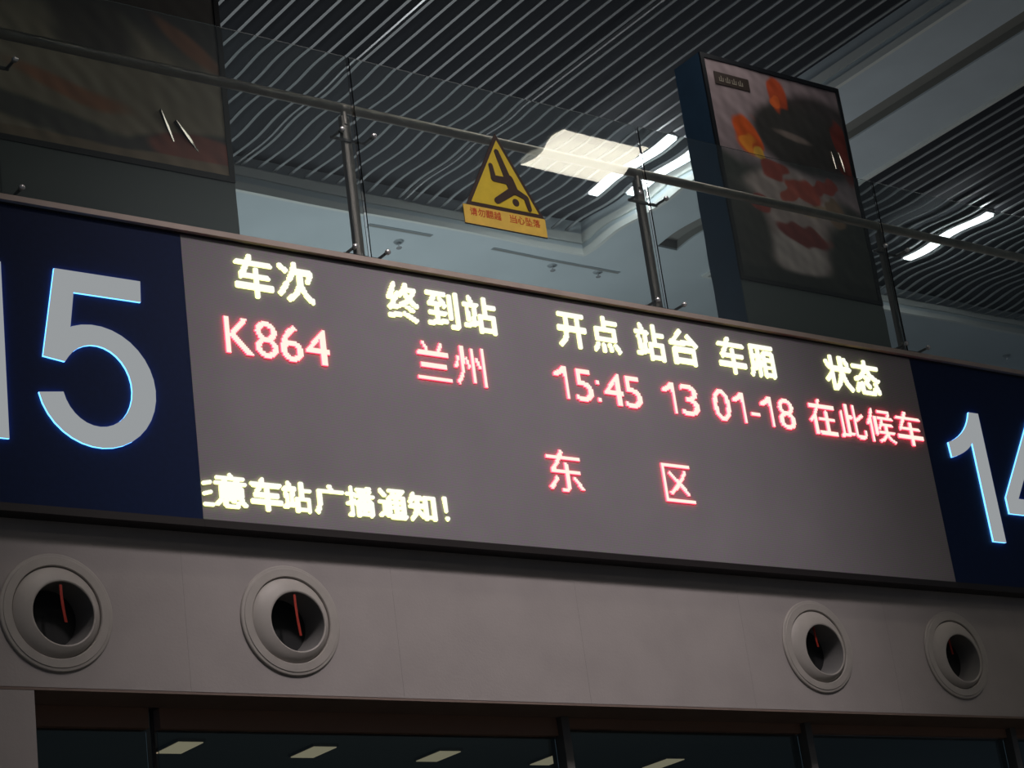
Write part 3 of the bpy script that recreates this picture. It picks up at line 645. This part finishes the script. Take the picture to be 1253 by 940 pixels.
def paint_right(X, Z):
    w_ = wob(X, Z, 3)
    C = np.ones(X.shape + (3,)) * np.array((.30, .235, .25))
    C = lay(C, sm(7.86, 7.80, Z + .05 * w_) * 0 + (1 - sm(7.78, 7.9, Z + .12 * w_ + .25 * (X - 12.6))), (.055, .06, .052))
    C = lay(C, blobm(X + .05 * w_, Z, 13.15, 8.35, .62, .42), (.05, .042, .042))
    C = lay(C, blobm(X + .05 * w_, Z + .04 * w_, 12.85, 8.30, .55, .34), (.045, .043, .04))
    C = lay(C, blobm(X, Z, 12.80, 8.30, .20, .035, .4, -8), (.20, .16, .14))
    C = lay(C, blobm(X + .03 * w_, Z, 12.62, 7.45, .66, .50, .12), (.42, .34, .32))
    C = lay(C, blobm(X, Z, 12.62, 7.15, .34, .22, .2), (.50, .44, .42))
    C = lay(C, blobm(X, Z, 13.35, 7.15, .42, .45, .25), (.05, .055, .05))
    C = lay(C, blobm(X, Z, 11.95, 7.25, .36, .52, .2), (.06, .06, .055))
    for cx, cz, rx, rz, rt, col in ((12.24, 8.22, .155, .20, 20, (.62, .10, .02)), (12.22, 8.12, .09, .10, 0, (.80, .26, .03)), (12.33, 8.05, .05, .07, 0, (.75, .42, .06)), (12.70, 8.70, .12, .17, 0, (.45, .07, .025)), (12.66, 8.62, .05, .06, 0, (.68, .13, .03)),
                                (13.42, 8.25, .10, .32, 8, (.20, .035, .025)), (12.48, 7.92, .15, .10, 15, (.36, .07, .05)), (12.80, 7.76, .20, .12, -20, (.40, .075, .05)), (13.08, 7.85, .16, .08, 15, (.34, .06, .045)), (12.62, 7.70, .12, .07, 30, (.42, .09, .06)),
                                (12.95, 7.58, .22, .06, 10, (.42, .30, .20)), (12.25, 7.55, .12, .08, -10, (.30, .06, .05)), (12.70, 7.32, .30, .10, -12, (.22, .05, .045)), (13.15, 7.62, .12, .14, 0, (.26, .17, .11))):
        C = lay(C, blobm(X + .055 * wob(X * 2.6, Z * 2.6, int(cz * 70)), Z + .055 * wob(X * 2.6, Z * 2.6, int(cx * 50)), cx, cz, rx, rz, .14, rt), col)
    C = lay(C, 1 - sm(6.92, 6.98, Z), (.035, .04, .036))
    return C * (1 + .35 * wob(X * 4, Z * 4, 9)[..., None])
def paint_left(X, Z):
    w_ = wob(X, Z, 5)
    C = np.ones(X.shape + (3,)) * np.array((.125, .105, .075))
    C = lay(C, sm(7.75, 7.95, Z + .12 * w_ + .35 * (X - 6.3)), (.030, .027, .024))
    C = lay(C, blobm(X + .06 * w_, Z, 5.95, 7.80, .45, .22, .25, -20), (.032, .026, .022))
    C = lay(C, blobm(X + .04 * w_, Z, 6.78, 7.80, .30, .06, .4, -35), (.13, .055, .03))
    C = lay(C, blobm(X, Z + .05 * w_, 5.85, 7.27, .42, .07, .35, -12), (.15, .065, .035))
    C = lay(C, blobm(X, Z, 5.35, 7.75, .40, .25, .3), (.10, .085, .06))
    C = lay(C, blobm(X, Z, 5.60, 7.02, .80, .10, .3, -10), (.035, .034, .03))
    C = lay(C, 1 - sm(6.96, 7.03, Z + .04 * w_ + .20 * (6.3 - X)), (.028, .027, .025))
    C = lay(C, blobm(X, Z, 6.78, 6.97, .36, .13, .15), (.11, .035, .025))
    C = lay(C, 1 - sm(6.885, 6.90, Z + .012 * w_), (.10, .075, .05))
    return C * (1 + .35 * wob(X * 3, Z * 3, 4)[..., None])
YA = 11.5
CREASES = ([((13.235, 8.245), (13.265, 8.07), .007, -.264, -.09), ((13.33, 8.25), (13.37, 8.06), .009, -.264, -.09)],
           [((6.51, 7.235), (6.605, 7.01), .014, .1535, -.075), ((6.62, 7.17), (6.80, 6.955), .018, .1535, -.075)])
for (x0, x1, lab, pt, sd) in ((11.835, 13.515, 'freestanding light box with an orange food poster behind the glass, right of the warning sign', paint_right, 1.0),
                              (4.90, 7.065, 'dark advertising light box with a beige food poster, behind the balustrade at the left edge', paint_left, 4.0)):
    t = thing('advertising_lightbox', ((x0 + x1) / 2, YA, 5.535), lab, 'light box', 'advertising light boxes')
    MB().box(x0, x1, YA + .006, YA + .33, 5.535, 8.935).build('cabinet', M['lightbox'], t)
    fr = MB(); B = .042; pz0 = 6.82
    fr.box(x0, x0 + B, YA - .012, YA + .0055, pz0 - B, 8.935); fr.box(x1 - B, x1, YA - .012, YA + .0055, pz0 - B, 8.935)
    fr.box(x0 + B, x1 - B, YA - .012, YA + .0055, 8.935 - B, 8.935); fr.box(x0 + B, x1 - B, YA - .012, YA + .0055, pz0 - B, pz0)
    fr.build('poster_frame', M['lightbox_frame'], t)
    MB().box(x0, x1, YA - .004, YA + .0055, 5.535, pz0 - B - .001).build('lower_panel', M['lightbox_panel'], t)
    poster(x0 + B, x1 - B, pz0, 8.935 - B, YA - .002, pt, t, sd, 1.1 if sd == 1.0 else 3.3)
    # creases of the clear film: narrow raised facets
    for (ax_, az_), (bx_, bz_), wd_, sx_, sz_ in (CREASES[0] if sd == 1.0 else CREASES[1]):
        dx_, dz_ = bx_ - ax_, bz_ - az_; ln = math.hypot(dx_, dz_); ox, oz = -dz_ / ln * wd_, dx_ / ln * wd_
        if ox < 0: ox, oz = -ox, -oz
        q_ = [(ax_, az_), (ax_ + dx_ * .5 + ox, az_ + dz_ * .5 + oz), (bx_ + ox * .6, bz_ + oz * .6), (bx_, bz_), (ax_ + dx_ * .5 - ox * .3, az_ + dz_ * .5 - oz * .3)]
        mid = (sum(p_[0] for p_ in q_) / 5, sum(p_[1] for p_ in q_) / 5)
        fr_ = [(px_, YA - .018 + sx_ * (px_ - mid[0]) + sz_ * (pz_ - mid[1]), pz_) for px_, pz_ in q_]
        bk_ = [(px_, YA - .001, pz_) for px_, pz_ in q_]
        cr = MB(); cr.add(fr_ + bk_, [(0, 1, 2, 3, 4), (9, 8, 7, 6, 5)] + [(k_, (k_ + 1) % 5, 5 + (k_ + 1) % 5, 5 + k_) for k_ in range(5)]); cr.build('film_crease', M['film'], t)
    if sd == 1.0:
        MB().box(11.965, 12.370, YA - .010, YA - .006, 8.655, 8.775).build('caption_plate', mat('caption_brown', (.035, .022, .018), .5), t)
        cp = MB()
        for cxx in (12.04, 12.115, 12.19, 12.265):
            cp.box(cxx - .026, cxx + .026, YA - .0115, YA - .0105, 8.686, 8.694); cp.box(cxx - .004, cxx + .004, YA - .0115, YA - .0105, 8.694, 8.742); cp.box(cxx - .026, cxx - .019, YA - .0115, YA - .0105, 8.694, 8.725); cp.box(cxx + .019, cxx + .026, YA - .0115, YA - .0105, 8.694, 8.725)
        cp.build('caption_mark', mat('caption_cream', (.30, .27, .22), .5), t)

# ================================================================ luminaires
def tube(x, y0, y1, lab):
    t = thing('ceiling_light', (x, (y0 + y1) / 2, ZS - .03), lab, 'ceiling light', 'tube lights among the upper slats')
    MB().box(x - .075, x + .075, y0 - .02, y1 + .02, ZS - .035, ZS - .004).build('housing', M['bolt'], t)
    MB().box(x - .062, x + .062, y0, y1, ZS - .058, ZS - .036).build('diffuser', M['tube_glow'], t)
tube(14.30, 14.50, 15.86, 'white tube light among the upper ceiling slats, just left of the right light box')
tube(14.735, 14.55, 15.72, 'added white tube light at the edge of the ceiling recess, half hidden by the light box')  # extra tube added to light up the recess upstand
tube(19.28, 14.50, 15.86, 'white tube light among the ceiling slats at the far right, seen through the glass')
for gx, gy, lab in ((19.6, -1.65, 'warm square hall ceiling panel mirrored in the balustrade glass above the sign'), (5.0, 5.0, None), (19.6, 5.0, None), (5.0, -8.6, None), (19.6, -8.6, None), (5.0, -1.65, None)):
    t = thing('hall_ceiling_panel', (gx, gy, 14.5), lab or 'warm square light panel in the hall ceiling behind the camera', 'ceiling light', 'hall ceiling panels')
    MB().box(gx - .9, gx + .9, gy - .62, gy + .62, 14.44, 14.4995).build('housing', M['bolt'], t)
    MB().box(gx - .82, gx + .82, gy - .54, gy + .54, 14.425, 14.4395).build('diffuser', M['panel_glow'], t)
GL = ['small ceiling light panel inside the gate window, leftmost of the row', 'small ceiling light panel inside the gate window, second from the left', 'small ceiling light panel inside the gate window, third from the left',
      'small ceiling light panel inside the gate window, cut by the window post', 'small ceiling light panel inside the gate window, rightmost of the row']
for k, gx in enumerate((10.10, 11.70, 13.34, 14.97, 16.72)):
    gy = 18.42 + .12 * k
    t = thing('gate_ceiling_light', (gx, gy, 4.5), GL[k], 'ceiling light', 'light panels behind the gate windows')
    MB().box(gx - .15, gx + .15, gy - .25, gy + .25, 4.47, 4.4995).build('housing', M['mullion'], t)
    MB().box(gx - .135, gx + .135, gy - .23, gy + .23, 4.462, 4.4695).build('diffuser', M['gate_glow'], t)

# sprinklers and slot diffusers in the upper ceiling
for k, (x, y, lab) in enumerate(((12.71, 17.39, 'sprinkler head on the upper ceiling beside the left balustrade post'), (14.80, 17.32, 'sprinkler head on the upper ceiling under the warning sign'),
                                 (15.44, 17.28, 'sprinkler head on the upper ceiling right of the one under the warning sign'), (22.84, 17.43, 'small sprinkler head on the upper ceiling at the far right'))):
    t = thing('sprinkler', (x, y, ZG), lab, 'sprinkler', 'ceiling sprinklers')
    MB().lathe((0, 0, 0), [(.001, -.018), (.045, -.014), (.06, 0)], 20).build('escutcheon', M['diffuser'], t)
    e = t.children[0] if t.children else None
    if e:
        for v in e.data.vertices:
            a, b, c = v.co + Vector(ORG[t.name]); v.co = (a, c, b - .0005)
    MB().cyl((x, y, ZG - .012), (x, y, ZG - .06), .011, n=8).cyl((x, y, ZG - .06), (x, y, ZG - .066), .032, n=14).build('deflector', M['bolt'], t)
for x0, x1, y, lab in ((12.16, 12.99, 17.15, 'thin slot diffuser in the upper ceiling beside the left balustrade post'), (13.84, 15.70, 17.19, 'thin slot diffuser in the upper ceiling below the warning sign')):
    t = thing('slot_diffuser', ((x0 + x1) / 2, y, ZG), lab, 'air diffuser', 'ceiling slot diffusers')
    MB().box(x0, x1, y - .032, y + .032, ZG - .008, ZG - .0005).build('frame', M['diffuser'], t)
    MB().box(x0 + .01, x1 - .01, y - .014, y + .014, ZG - .0095, ZG - .0085).build('slot', M['vent_slot'], t)
